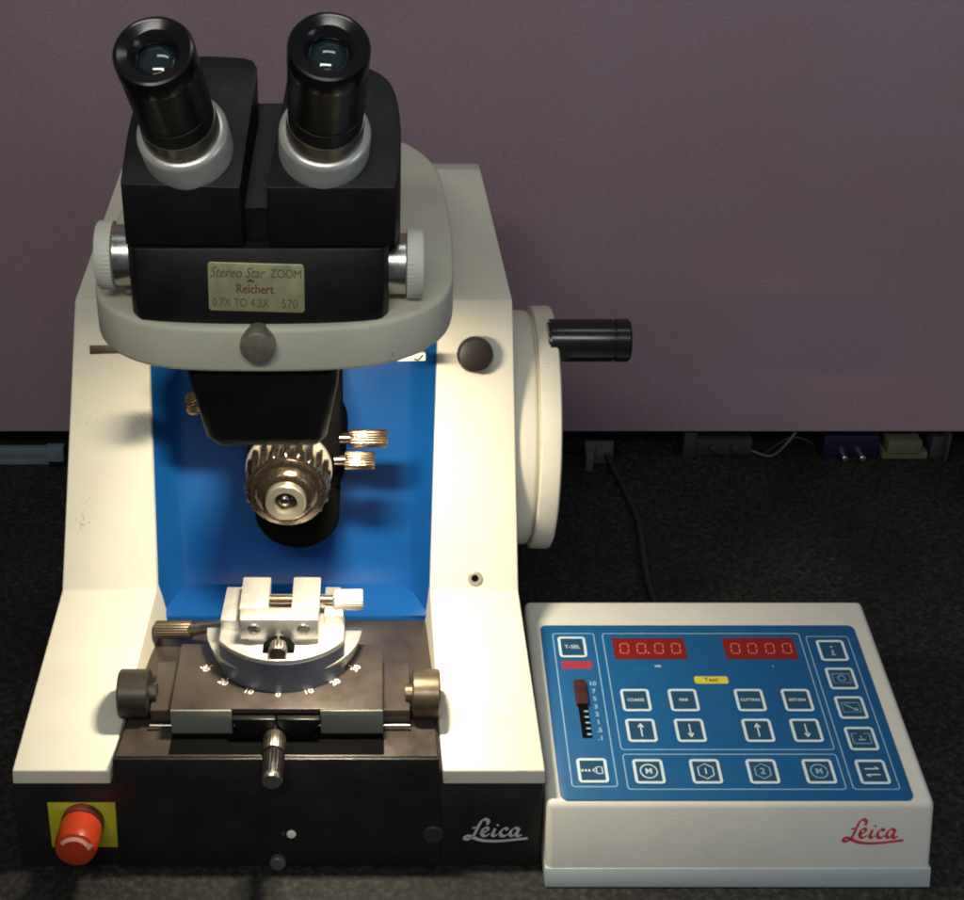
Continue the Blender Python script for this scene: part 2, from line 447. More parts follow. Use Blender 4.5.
# arm pedestal, arm slab
b_ = MB().box(-14.5, .8, 26, 38.5, 36, 42.7)
build("arm_pedestal", b_, cream, mt, bevel=.4)
ol = [(-7.4, -.42), (-3.6, -.28), (-.6, .25), (1.5, 1.25), (3.2, 2.75), (4.4, 4.8), (5.0, 7.4), (5.2, 11), (5.3, 17), (5.1, 24), (4.7, 29.2), (3.6, 33.2), (1.7, 36.2), (-1.5, 37.8)]
olL = [(-15.0 - x - .0, y) for x, y in reversed(ol)]
full = crom([(x, y, 0) for x, y in ol], 5)
R_ = [(q.x, q.y) for q in full]
L_ = [(-14.9 + .95 * min(1, max(0, (x + 3) / 8)) - x * .985, y) for x, y in reversed(R_)]
outline = R_ + L_[:-1]
b_ = MB()
b_.loft([[(x, y, z) for x, y in outline] for z in (42.6, 45.75)])
arm = build("support_arm", b_, armgrey, mt, bevel=.36, seg=3, bang=50, sharp=40)
kn = MB().lathe((-7.5, .3, 44.75), (0, -1, 0), [(0, 1.12), (1.25, 1.12), (1.5, 1.05), (1.6, .85), (1.63, .1)], 48)
build("clamp_screw", kn, mat("worn_steel_screw", (.26, .24, .18), .4, metal=.35, mottle=.25, mscale=200), mt)
# lamp under the arm
b_ = MB().box(-8.4, 1.4, 3.5, 6.4, 41.9, 42.7)
lampo = build("lamp_housing", b_, cream, mt, bevel=.2)
b_ = MB().box(-8.0, 1.0, 3.8, 6.1, 41.8, 42.0)
build("lamp_diffuser", b_, diffuser, lampo)
# white switch at the right end of the lamp, below the arm
b_ = MB(); M = plane_M(V(2.6, 18.2, 34.5), (1, 0, .02), (0, 0, 1))
b_.prism(rrect(-1.15, 1.05, -.3, .3, .1), lambda x, y: M @ V(x, y, -.3), lambda x, y: M @ V(x, y, .1))
swt = build("lamp_switch", b_, ivory, mt, bevel=.04)
b_ = MB(); stroke(b_, M, [(.15, -.1), (.5, -.18), (.85, .22)], .2, th=.13, z=.12); build("switch_mark", b_, dark, swt)

# lens housing under the arm
b_ = MB()
def tap(x0, x1, y0, y1, z, r=.7):
    return [(x, y, z) for x, y in rrect(x0, x1, y0, y1, r, 4)]
b_.loft([tap(-12.35, -2.45, .6, 3.4, 42.8), tap(-12.15, -2.6, .7, 3.4, 41), tap(-11.4, -3.4, 1.2, 3.4, 36.9), tap(-10.8, -3.9, 1.6, 3.1, 36.2, .6)])
build("lens_housing", b_, headblk, mt, sharp=35)

# ---- microscope head
b_ = MB()
fr = [(-15.45 + .35, 1.05)] + [(-7.45 + 7.9 * math.sin(R(a)), .15 + .85 * (1 - math.cos(R(a)) ** 1) * 1.2) for a in range(-70, 71, 14)] + [(.3, 1.05)]
ol2 = fr + [(.65, 1.8), (.9, 9), (.6, 15.5), (0, 16), (-14.9, 16), (-15.5, 15.5), (-15.8, 9), (-15.55, 1.8)]
b_.loft([[(x, y + k * max(0, 1.15 - y), z) for x, y in ol2] for z, k in ((45.72, 0), (50.45, 1))])
head = build("microscope_head", b_, headblk, mt, bevel=.14, bang=40, sharp=35)
# label plate on the head
M = plane_M(V(-7.55, .60, 48.08), (1, .0, -.03), (0, .21, .978))
b_ = MB(); b_.prism(rrect(-2.98, 2.98, -1.52, 1.52, .2), lambda x, y: M @ V(x, y, -.3), lambda x, y: M @ V(x, y, .06))
lab = build("name_plate", b_, plate_m, head, bevel=.02)
b_ = MB()
def MT(x, y): return M @ Matrix.Translation((x, y, .075))
text_into(b_, "Stereo Star", .92, MT(-1.2, .88), bold=.004, shear=.35, sx=.80)
text_into(b_, "ZOOM", .78, MT(1.85, .88), sx=.82)
text_into(b_, "0.7X TO 4.2X", .74, MT(-1.0, -1.0), sx=.82)
text_into(b_, "570", .78, MT(2.05, -1.0), sx=.9)
b_.mi = 1
text_into(b_, "Reichert", .80, MT(-.1, -.12), bold=.012, sx=.85)
stroke(b_, MT(-.35, .40), [(-.22, 0), (.22, 0)], .1, th=.12); stroke(b_, MT(-.35, .48), [(-.1, 0), (.1, 0)], .1, th=.1)
build("plate_lettering", b_, [ink, inkred], lab)

# binocular halves: plan outline, sloping top
def ztop(y): return 54.3 + (y - 1.3) * .875
def half(plan, name):
    sm = []
    nP = len(plan)
    for i in range(nP):      # round the corners of the plan
        a, b2, c = V(*plan[i - 1], 0), V(*plan[i], 0), V(*plan[(i + 1) % nP], 0)
        k_ = .14 if b2.y < 2 else .5
        p1 = b2 + (a - b2) * min(.45, k_ / (a - b2).length * (1 if b2.y < 2 else 2)); p2 = b2 + (c - b2) * min(.45, k_ / (c - b2).length * (1 if b2.y < 2 else 2))
        for t in (0, .33, .67, 1):
            q = p1 * (1 - t) ** 2 + b2 * 2 * t * (1 - t) + p2 * t * t; sm.append((q.x, q.y))
    plan = sm
    b = MB()
    b.loft([[(x, y, 50.55) for x, y in plan], [(x, y, ztop(y)) for x, y in plan]])
    return build(name, b, headblk, head, bevel=.12, bang=35, sharp=35)
left_plan = [(-8.35, 1.3), (-7.95, 4.5), (-7.35, 8.1), (-11.2, 8.3), (-13.2, 7.9), (-14.7, 6.6), (-15.3, 4.6), (-15.6, 1.5)]
right_plan = [(-6.75, 1.3), (1.05, 1.3), (1.45, 3.2), (1.35, 5.4), (.85, 6.9), (-.6, 7.7), (-3.6, 7.9), (-5.45, 8.0), (-6.1, 4.5)]
hl = half(left_plan, "prism_housing"); hr = half(right_plan, "prism_housing")
b_ = MB().loft([[(-9, 2.4, z0), (-5.2, 2.4, z0), (-5.2, 8.2, z1), (-9, 8.2, z1)] for z0, z1 in ((50.5, 50.5), (52.6, 57.4))])
build("bridge_block", b_, headblk, head)

ringm = mat("satin_chrome", (.72, .72, .67), .32, metal=.45, mottle=.08, mscale=120, rvar=.06)
sleevem = mat("bronzed_tube", (.30, .26, .20), .3, metal=.8, mottle=.2, mscale=90)
def eyepiece(Bp, Ep, rx):
    Bp = Vector(Bp); Ep = Vector(Ep); a = (Ep - Bp).normalized(); L = (Ep - Bp).length
    r0 = 2.78
    m = MB(); m.lathe(Bp - a * 1.2, a, [(0, r0), (3.0, r0), (3.22, r0 - .12), (3.32, r0 - .34), (3.34, r0 - .5)], 56)
    e = build("eyepiece", m, ringm, mt)
    m = MB(); m.lathe(Bp + a * 1.9, a, [(0, r0 - .42), (1.0, r0 - .44), (1.6, 2.28), (1.62, 1.9)], 56)
    build("tube_sleeve", m, sleevem, e)
    t0 = 3.2
    m = MB(); m.lathe(Bp, a, [(t0, 1.9), (t0 + .05, 2.24), (t0 + 1.6, 2.24), (t0 + 1.65, 2.16), (t0 + 1.8, 2.16), (t0 + 1.85, 2.26), (L - 1.5, 2.28), (L - 1.45, 2.2)], 112, flute=56, depth=.03, fl={5, 6})
    build("eyepiece_barrel", m, rubber, e)
    m = MB(); m.lathe(Bp, a, [(L - 1.5, 2.2), (L - 1.42, 2.3), (L - .2, 2.3), (L - .05, 2.22), (L, 2.08), (L - .06, 1.98), (L - .16, 1.5), (L - .22, 1.42), (L - .55, 1.1), (L - .8, 1.02)], 64, caps=False)
    build("eyecup", m, gloss, e)
    m = MB(); m.lathe(Bp, a, [(L - 1.0, 1.15), (L - .92, 1.0), (L - .78, .8), (L - .68, .5), (L - .63, .22), (L - .62, .02)], 48)
    build("lens", m, lens_m, e)
    return e
EYES = [((-11.6, 3.36, 56.1), (-12.3, -3.25, 63.85)), ((-3.29, 3.36, 56.1), (-2.66, -3.45, 64.15))]
eyepiece(*EYES[0], 0); eyepiece(*EYES[1], 0)

# zoom knobs at the sides of the head
for sx, x0 in ((-1, -15.5), (1, .55)):
    zc = 48.75 if sx < 0 else 48.15
    m = MB().lathe((x0, 4.2, zc), (sx, 0, 0), [(0, 1.95), (1.2, 1.95), (1.3, 1.8)], 56)
    k = build("zoom_knob", m, steel, head)
    m = MB().lathe((x0 + sx * 1.25, 4.2, zc), (sx, 0, 0), [(0, 1.9), (.05, 2.2), (.95, 2.2), (1.08, 2.08), (1.1, .5)], 96, flute=48, depth=.05, fl={1, 2})
    build("knob_grip", m, ivory, k)
    m = MB().cyl((x0 - sx * .05, 4.2, 46.45), (x0 + sx * .8, 4.2, 46.45), .35, 20)
    build("lock_pin", m, dsteel, head)

# ---- hand wheel on the right side
wc = V(0, 31, 21.2)
m = MB().lathe((9.6, wc.y, wc.z), (1, 0, 0), [(0, 10.35), (3.2, 10.35), (3.45, 10.2), (3.6, 9.9), (3.8, 9.9)], 96)
hub = build("wheel_flange", m, cream, mt)
m = MB().lathe((13.3, wc.y, wc.z), (1, 0, 0), [(0, 10.45), (.03, 10.62), (.12, 10.7), (1.45, 10.75), (1.65, 10.68), (1.78, 10.45), (1.8, 9.9), (1.7, 9.2), (1.6, 6.5), (2.2, 5.8), (2.2, 1)], 128)
whl = build("hand_wheel", m, cream, mt)
hp = (28.6, 30.9)
m = MB().lathe((14.2, hp[0], hp[1]), (1, 0, 0), [(0, 1.5), (.1, 1.5), (.12, 1.76), (.2, 1.8), (5.4, 1.8), (5.45, 1.68), (5.6, 1.68), (5.65, 1.82), (6.7, 1.82), (6.9, 1.65), (6.92, .3)], 64)
build("crank_handle", m, gloss, whl)

# ---- specimen arm and chuck
ax = -7.05; az = 25.2
m = MB().lathe((-6.6, 25.5, 24.9), (0, -1, 0), [(0, 4.1), (7.2, 3.95), (7.6, 3.6), (7.62, 1)], 64)
m.loft([[(x, y, z) for x, y in rrect(-10.3, -2.9, 17.2, 25, .5)] for z in (25, 31)])
m.lathe((-6.5, 25.5, 21.2), (0, -1, 0), [(0, 3.4), (8.6, 3.4), (8.9, 3.2), (8.92, 1)], 64)
sarm = build("specimen_arm", m, mat("matt_black_arm", (.003, .003, .003), .9, spec=.04), mt)
m = MB().lathe((ax, 18.4, az), (0, -1, 0), [(0, 3.42), (1.6, 3.42), (1.75, 3.3)], 64)
build("chuck_collar", m, mat("pale_steel", (.75, .70, .58), .4, metal=.7, mottle=.1, mscale=90), sarm)
m = MB().lathe((ax, 16.8, az), (0, -1, 0), [(0, 3.2), (.15, 3.36), (2.9, 3.34), (3.15, 3.1), (3.2, 2.9)], 240, flute=20, depth=.55, fl={1, 2})
chuck = build("chuck", m, mat("knurled_gunmetal", (.15, .13, .11), .24, metal=.95, mottle=.3, mscale=420, rvar=.08), mt)
m = MB().lathe((ax, 13.7, az), (0, -1, 0), [(-.2, 2.9), (0, 2.94), (.45, 2.8), (.5, 2.45), (1.0, 2.2), (1.2, 1.9), (1.25, 1.3)], 96)
build("chuck_nose", m, mat("bronzed_cone", (.15, .115, .08), .22, metal=.95, mottle=.2, mscale=420, rvar=.1), chuck)
m = MB().lathe((ax, 12.9, az), (0, -1, 0), [(0, 1.6), (.9, 1.55), (1.0, 1.45), (1.05, .92), (.85, .86), (.2, .84), (.2, .05)], 48)
build("collet", m, mat("pale_collet", (.40, .38, .30), .28, metal=.85, mottle=.15, mscale=120), chuck)
m = MB().lathe((ax - .1, 12.6, az), (0, -1, 0), [(-.2, .55), (.2, .55), (.45, .42), (.58, .2), (.6, .02)], 24)
build("specimen_pin", m, mat("dark_chrome", (.3, .26, .24), .12, metal=1), chuck)
for (x0, x1, y, z) in ((-3.0, .75, 17.2, 27.9), (-3.4, -.25, 16.2, 26.5)):
    m = MB().lathe((x0, y, z), (1, 0, 0), [(0, .42), (.75, .42), (.78, .64), (.86, .72), (x1 - x0 - .1, .72), (x1 - x0, .62), (x1 - x0 + .01, .1)], 72, flute=24, depth=.09, fl={3, 4})
    build("thumb_screw", m, brass, mt)
m = MB().lathe((-12.4, 15.2, 32.3), (-1, 0, -.15), [(-2.4, .5), (0, .5), (.5, .55), (.8, .85), (1.9, .85), (2.1, .7), (2.12, .1)], 72, flute=24, depth=.09, fl={3, 4})
build("clamp_lever", m, brass, mt)
m = MB().tube([(-10.2, 15.2, 32.5), (-10.4, 16.5, 32.0), (-10.0, 19, 30.5)], .75, 14)
m.box(-12.6, -9.6, 16, 25, 29.5, 34)
build("arm_bracket", m, black, mt, bevel=.0)

# ---- stage: cross slide with two knobs
m = MB().box(-17.3, 2.45, 3.3, 9.3, 10.9, 12.15)
xs_ = build("cross_slide", m, stageblk, mt, bevel=.18)
for sgn, x0, x1, mm in ((-1, -17.4, -19.75, mat("black_steel_knob", (.05, .045, .035), .4, metal=.6, mottle=.2, mscale=200)), (1, 2.6, 4.72, mat("brown_steel_knob", (.17, .13, .085), .34, metal=.8, mottle=.3, mscale=160))):
    m = MB().lathe((x0, 5.0, 12.35), (sgn, 0, 0), [(-.5, .8), (0, .8), (.02, 1.75), (.12, 1.88), (abs(x1 - x0) - .12, 1.88), (abs(x1 - x0), 1.75), (abs(x1 - x0) + .01, .3)], 120, flute=60, depth=.025, fl={3, 4})
    build("feed_knob", m, mm, mt)
m = MB()
m.cyl((-17.3, 2.95, 10.95), (2.45, 2.95, 10.95), .12, 12)
build("guide_rod", m, steel, mt)
# top plate with grey front faces
m = MB().box(-15.5, .36, 2.2, 10.1, 12.75, 13.2)
m.box(-15.3, .16, 3.0, 9.8, 10.6, 12.8)
tpl = build("rotation_plate", m, stageblk, mt, bevel=.05)
for x0, x1 in ((-15.52, -10.95), (-4.3, .38)):
    m = MB().box(x0, x1, 2.05, 3.1, 10.9, 13.12)
    build("front_block", m, slate, tpl, bevel=.07)
m = MB()
for cx in (-9.28, -5.95):
    hd = arcpts(cx, 12.6, 1.62, 180, 360, 20)
    m.loft([[(x, 2.9, z) for x, z in hd], [(x, 1.7, z) for x, z in hd]])
build("bearing_cap", m, mat("black_disc", (.012, .012, .011), .3, metal=.3), tpl, bevel=.08)
m = MB().box(-15.5, .36, 1.9, 2.9, 10.5, 10.95)
m.box(-15.6, .45, .15, 2.0, 10.5, 10.56)  # thin black sheet paints in the plate's shadow on the bed
build("lower_rail_and_shadow", m, dark, tpl, bevel=.06)
# front feed knob
m = MB().lathe((-7.75, 3.0, 11.0), (0, -1, -.06), [(0, .45), (.9, .45), (.95, .78), (1.05, .86), (2.9, .86), (3.0, .78), (3.05, .66)], 72, flute=24, depth=.06, fl={3, 4})
build("feed_screw", m, dsteel, mt)
m = MB().lathe((-7.72, 0.0, 10.8), (0, -1, -.06), [(0, .66), (.3, .66), (.32, .84), (2.5, .84), (2.62, .76)], 72, flute=24, depth=.06, fl={2, 3})
k = build("feed_screw_grip", m, rubber, mt)
m = MB().lathe((-7.71, -2.5, 10.65), (0, -1, -.06), [(0, .8), (.3, .8), (.42, .68), (.43, .1)], 40)
build("end_cap", m, steel, k)
# scale numbers round the knife holder
m = MB(); cN = (-7.55, 10.8); RN = 6.55
for i, s in enumerate(("30", "20", "10", "0", "10", "20", "30")):
    a = R(-90 + (i - 3) * 19)
    px, py = cN[0] + (RN + .42) * math.cos(a), cN[1] + (RN + .42) * math.sin(a)
    M = Matrix.Translation((px, py, 13.212)) @ Matrix.Rotation(a + math.pi / 2, 4, 'Z')
    text_into(m, s, .80, M, bold=.012)
    M2 = Matrix.Translation((0, 0, 13.212))
    stroke(m, M2, [(cN[0] + (RN - .3) * math.cos(a), cN[1] + (RN - .3) * math.sin(a)), (cN[0] + (RN + .02) * math.cos(a), cN[1] + (RN + .02) * math.sin(a))], .1, th=.09)
build("angle_scale", m, white, tpl)

# ---- knife holder
kc = (-7.35, 9.8)
half_disc = arcpts(kc[0], kc[1] + .4, 6.1, 180, 360, 36)
m = MB()
m.loft([[(kc[0] + (x - kc[0]) * k_, kc[1] + .4 + (y - kc[1] - .4) * k_, z) for x, y in half_disc] for z, k_ in ((13.22, .93), (13.7, .96), (14.75, 1.0))])
kh = build("knife_holder", m, alu, mt, bevel=.06, bang=50)
seg = [(kc[0] + 4.7 * s_, y) for s_, y in ()]
fr = [(x, y) for x, y in arcpts(kc[0], kc[1], 5.75, 214, 326, 24)]
body = fr + [(kc[0] + 4.75, 10.8), (kc[0] + 4.1, 12.6), (kc[0] - 4.1, 12.6), (kc[0] - 4.75, 10.8)]
m = MB(); m.loft([[(x, y, z) for x, y in body] for z in (13.25, 15.85)])
build("holder_segment", m, bluegrey, kh, bevel=.0)
m = MB(); m.loft([[(kc[0] + (x - kc[0]) * .995, y + .03, z) for x, y in body] for z in (15.82, 16.25)])
m.loft([[(kc[0] - 4.75, 8.0, z), (kc[0] - 3.3, 8.0, z), (kc[0] - 3.3, 12.4, z), (kc[0] - 4.6, 12.4, z)] for z in (16.2, 17.1)])
m.loft([[(kc[0] + 3.2, 8.6, z), (kc[0] + 4.7, 8.6, z), (kc[0] + 4.4, 12.4, z), (kc[0] + 3.2, 12.4, z)] for z in (16.2, 17.1)])
build("holder_top", m, alu, kh, bevel=.08, bang=35)
m = MB().box(-10.4, -4.5, 6.0, 7.6, 16.75, 18.6)
m.box(-9.9, -5.0, 6.5, 11, 16.2, 16.8)
clampb = build("clamp_bar", m, alu, kh, bevel=.08)
for x0, x1 in ((-10.55, -8.35), (-6.6, -4.45)):
    m = MB().loft([[(x0 + .1, 6.9, 16.6), (x1 - .1, 6.9, 16.6), (x1 - .1, 11.6, 16.6), (x0 + .1, 11.6, 16.6)],
                   [(x0, 6.4 + 1.22, 18.55), (x1, 6.4 + 1.22, 18.55), (x1, 11.7, 18.55), (x0, 11.7, 18.55)]])
    build("clamp_jaw", m, alu, kh, bevel=.1)
for x in (-9.35, -5.6):
    m = MB().lathe((x, 6.05, 17.7), (0, -1, 0), [(0, .5), (.12, .5), (.18, .44), (.18, .26), (.05, .24)], 32)
    build("clamp_screw", m, steel, kh)
m = MB().lathe((-7.5, 6.2, 16.7), (0, -1, 0), [(0, .5), (1.0, .5), (1.02, .72), (1.9, .72), (2.0, .6), (2.01, .1)], 60, flute=20, depth=.06, fl={2, 3})
build("knife_screw", m, dsteel, kh)
m = MB().lathe((-7.5, 5.9, 15.95), (0, -1, 0), [(0, 1.25), (.9, 1.25), (.95, 1.15), (.96, .1)], 40)
build("screw_recess", m, dark, kh)
m = MB().cyl((-8.4, 10.1, 17.5), (-3.3, 10.1, 17.5), .36, 20)
m.cyl((-8.4, 8.9, 17.0), (-4.5, 8.9, 17.0), .22, 16)
build("clamp_spindle", m, mat("oiled_bronze", (.16, .12, .08), .3, metal=.85, mottle=.3, mscale=300), kh)
m = MB().lathe((-3.5, 10.1, 17.5), (1, 0, 0), [(0, .55), (.15, .82), (2.25, .85), (2.35, .75), (2.36, .1)], 72, flute=24, depth=.05, fl={1, 2})
build("spindle_grip", m, alu, kh)
m = MB().cyl((-15.4, 13.4, 12.1), (-11.4, 12.2, 13.6), .48, 20)
build("lock_rod", m, dsteel, kh)
m = MB().lathe((-18.2, 13.7, 11.9), (1, -.03, .04), [(0, .6), (.1, .74), (3.0, .76), (3.1, .66), (3.11, .1)], 72, flute=24, depth=.06, fl={1, 2})
build("rod_grip", m, bpy.data.materials["brown_steel_knob"], kh)

# ---- front of the base: yellow plate, button, emblem, fittings
fn = V(0, -1, .096).normalized(); fu = V(0, .096, 1).normalized()
def fp(x, z, off=0.0): return V(x, -.75 + .75 * z / 7.8, z) + fn * off
M = plane_M(fp(-22.35, 4.0), (1, 0, 0), fu)
m = MB(); m.prism([(-2.65, -2.05), (2.5, -2.05), (2.5, 2.1), (-2.65, 2.1)], lambda x, y: M @ V(x, y, -.1), lambda x, y: M @ V(x, y, .1))
yb = build("button_plate", m, yellow2, mt, bevel=.03)
bc = fp(-22.4, 4.5)
m = MB().lathe(bc, fn, [(-.1, 1.0), (.9, 1.0), (.95, 1.45), (1.05, 1.57), (2.65, 1.60), (3.15, 1.57), (3.5, 1.45), (3.7, 1.0), (3.75, .3), (3.75, .05)], 64)
eb = build("emergency_button", m, redbtn, mt)
m = MB().lathe(bc, fn, [(.05, 1.45), (.15, 1.6), (.75, 1.62), (.85, 1.5), (.9, 1.1)], 64)
build("collar", m, mat("dark_red_collar", (.10, .012, .006), .45), eb)
m = MB()
M3 = plane_M(bc, (1, 0, 0), fu)
vs1 = []; vs2 = []
for a in range(25, 150, 8):
    vs1.append(m.bm.verts.new(M3 @ V(1.26 * math.cos(R(a)), 1.26 * math.sin(R(a)), 3.64)))
    vs2.append(m.bm.verts.new(M3 @ V(.98 * math.cos(R(a)), .98 * math.sin(R(a)), 3.77)))
for i in range(len(vs1) - 1): m.face([vs1[i], vs1[i + 1], vs2[i + 1], vs2[i]])
m.poly([M3 @ V(1.42, .45, 3.55), M3 @ V(1.05, .12, 3.75), M3 @ V(.85, .50, 3.78), M3 @ V(1.1, .75, 3.68)])
build("turn_arrow", m, pink, eb)
m = MB(); script_logo(m, fp(6.6, 2.65, .03), (1, 0, 0), fu, 4.9)
build("logo", m, silverprint, mt)
Mc = lambda x, z, off: V(x, -.97 + .73 * z / 10.4, z) + fn * off
m = MB().lathe(Mc(-6.6, 3.4, -.05), fn, [(0, .36), (.12, .36), (.2, .28), (.22, .05)], 24)
build("indicator_lamp", m, white, mt)
m = MB().lathe(Mc(-7.2, 3.45, -.05), fn, [(0, .14), (.12, .14), (.14, .05)], 16)
build("indicator_screw", m, dsteel, mt)
m = MB().lathe(Mc(-7.7, .82, -.05), fn, [(0, .62), (.5, .62), (.6, .5), (.61, .1)], 32)
build("front_plug", m, greyplastic, mt)
m = MB().lathe(Mc(4.2, 3.35, -.05), fn, [(0, .8), (.12, .8), (.2, .7), (.15, .1)], 32)
build("cover_cap", m, mat("dark_cap", (.02, .02, .02), .6), mt)

# ================================================================ CONTROL UNIT
cu = thing("control_box", (27.2, 9, 0), "cream keypad box with blue membrane panel and two red number displays, right of the microtome", "control box")
xl, xr = 12.72, 41.9
m = MB()
sec = [(-2.63, 1.0), (-.76, 6.6), (21.0, 9.6), (22.2, 1.0)]
m.loft([[(xl, y, z) for y, z in sec], [(xr, y, z) for y, z in sec]])
case = build("upper_case", m, boxcream, cu, bevel=.5, seg=4, bang=20, sharp=35)
m = MB()
sec = [(-2.98, .12), (-2.50, 1.57), (22.25, 1.57), (22.3, .12)]
m.loft([[(xl - .02, y, z) for y, z in sec], [(xr + .02, y, z) for y, z in sec]])
build("lower_case", m, mat("lower_case_enamel", (.36, .41, .42), .5, mottle=.06, mscale=30), cu, bevel=.04)
for x in (15, 39.5):
    for y in (0, 19.5):
        m = MB().cyl((x, y, 0), (x, y, .25), .8, 20)
        build("rubber_foot", m, cable_m, cu)

p0 = V(27.2, -.76, 6.6); ux = V(1, 0, 0); uv = V(0, 21.76, 3.0).normalized(); un = ux.cross(uv)
KM = plane_M(p0, ux, uv)
def K(x, v, h=0.0): return KM @ V(x, v, h)
m = MB(); m.prism(rrect(-13.45, 13.2, .22, 18.85, .55), lambda x, y: K(x, y, -.1), lambda x, y: K(x, y, .045))
pan = build("keypad_panel", m, kblue, cu, bevel=.015, sharp=40)
# frame lines
def ring_into(mb, x0, x1, y0, y1, r, wd, h):
    a = rrect(x0, x1, y0, y1, r); b = rrect(x0 + wd, x1 - wd, y0 + wd, y1 - wd, max(.02, r - wd))
    va = [mb.bm.verts.new(K(*q, h)) for q in a]; vb = [mb.bm.verts.new(K(*q, h)) for q in b]
    for i in range(len(va)):
        j = (i + 1) % len(va); mb.face([va[i], va[j], vb[j], vb[i]])
m = MB()
for f in ((-12.5, -8.95, 1.45, 17.9), (-8.32, 8.38, 5.1, 17.9), (-8.28, 8.35, 1.2, 4.72), (8.8, 12.42, 1.2, 17.55)):
    ring_into(m, *f, .3, .09, .052)
build("group_frames", m, kline, pan)

def key(cx, cv, legend):
    h = 1.16
    m = MB(); m.prism(rrect(cx - h, cx + h, cv - h - .04, cv + h + .04, .3), lambda x, y: K(x, y, .03), lambda x, y: K(x, y, .12))
    m.mi = 1; ring_into(m, cx - h, cx + h, cv - h - .04, cv + h + .04, .3, .23, .13)
    k = build("key", m, [kdark, kwhite], cu, sharp=40)
    g = MB(); G = KM @ Matrix.Translation((cx, cv, .14))
    legend(g, G)
    build("legend", g, kline if legend in dim else kwhite, k)
def T(s, size=.5, sx=1): return lambda g, G: text_into(g, s, size, G, bold=.008, sx=sx)
def up(g, G): stroke(g, G, [(0, -.65), (0, .62)], .1, th=.10); stroke(g, G, [(-.2, .3), (0, .68), (.2, .3)], .1, th=.13, smooth=False, z=.003)
def dn(g, G): stroke(g, G, [(0, .65), (0, -.62)], .1, th=.10); stroke(g, G, [(-.2, -.3), (0, -.68), (.2, -.3)], .1, th=.13, smooth=False, z=.003)
def closed(pts): return pts + [pts[0], pts[1]]
def hexm(s):
    def f(g, G):
        pts = [(.66 * math.cos(R(a)), .74 * math.sin(R(a))) for a in range(90, 450, 60)]
        stroke(g, G, closed(pts), .1, th=.09, smooth=False); text_into(g, s, .8, G, bold=.015)
    return f
def circ(s, n=20):
    def f(g, G):
        stroke(g, G, closed([(.64 * math.cos(R(a)), .66 * math.sin(R(a))) for a in range(0, 360, 18)]), .1, th=.1, smooth=False)
        text_into(g, s, .72, G, bold=.02)
    return f
def sqcirc(g, G):
    stroke(g, G, closed([(-.7, -.5), (.7, -.5), (.7, .5), (-.7, .5)]), .1, th=.08, smooth=False)
    stroke(g, G, closed([(.3 * math.cos(R(a)), .3 * math.sin(R(a))) for a in range(0, 360, 30)]), .1, th=.08, smooth=False)
def sqdiag(g, G):
    stroke(g, G, closed([(-.7, -.5), (.7, -.5), (.7, .5), (-.7, .5)]), .1, th=.08, smooth=False)
    stroke(g, G, [(-.5, .32), (.45, -.3)], .1, th=.1)
    stroke(g, G, [(.15, -.3), (.48, -.32), (.42, .0)], .1, th=.08, smooth=False, z=.003)
def sqopen(g, G):
    stroke(g, G, [(-.3, .5), (-.7, .5), (-.7, -.5), (.7, -.5), (.7, .5), (.3, .5)], .1, th=.08, smooth=False)
    stroke(g, G, [(-.25, -.12), (.3, -.12)], .1, th=.12); stroke(g, G, [(0, .3), (0, .0)], .1, th=.09)
def lines2(g, G):
    stroke(g, G, [(-.55, .28), (.5, .28)], .1, th=.1); stroke(g, G, [(-.5, -.28), (.55, -.28)], .1, th=.1)
    stroke(g, G, [(.25, .48), (.55, .28)], .1, th=.09); stroke(g, G, [(-.25, -.48), (-.55, -.28)], .1, th=.09)
def ind(g, G):
    stroke(g, G, [(0, -.55), (0, .05)], .1, th=.16); stroke(g, G, [(0, .3), (0, .5)], .1, th=.18)
    stroke(g, G, [(-.2, -.55), (.2, -.55)], .1, th=.1, z=.003)
def dots(g, G):
    for i in range(3): stroke(g, G, [(-.85 + i * .26, -.02), (-.70 + i * .26, -.02)], .1, th=.22)
    stroke(g, G, [(.02, 0), (.3, .28), (.3, -.28), (.02, 0)], .1, th=.12, smooth=False)
    stroke(g, G, [(.35, .32), (.75, .32), (.75, -.32), (.35, -.32)], .1, th=.09, smooth=False)
hm, h1, h2, h3 = circ("M"), hexm("1"), hexm("2"), circ("M")
dim = {h2, h3, sqcirc, sqdiag, sqopen, ind}
CX = (-6.45, -2.6, 2.75, 6.55)
key(-10.95, 16.2, T("T-SEL", .55))
for x, s in zip(CX, ("COARSE", "FINE", "CUTTING", "RETURN")): key(x, 10.25, T(s, .40, .9))
for x, f in zip(CX, (up, dn, up, dn)): key(x, 7.05, f)
for x, f in zip((-6.45, -2.08, 2.28, 6.6), (hm, h1, h2, h3)): key(x, 2.92, f)
key(-10.75, 3.02, dots)
for v_, f in zip((15.8, 12.62, 9.45, 6.2, 2.87), (ind, sqcirc, sqdiag, sqopen, lines2)): key(10.68, v_, f)

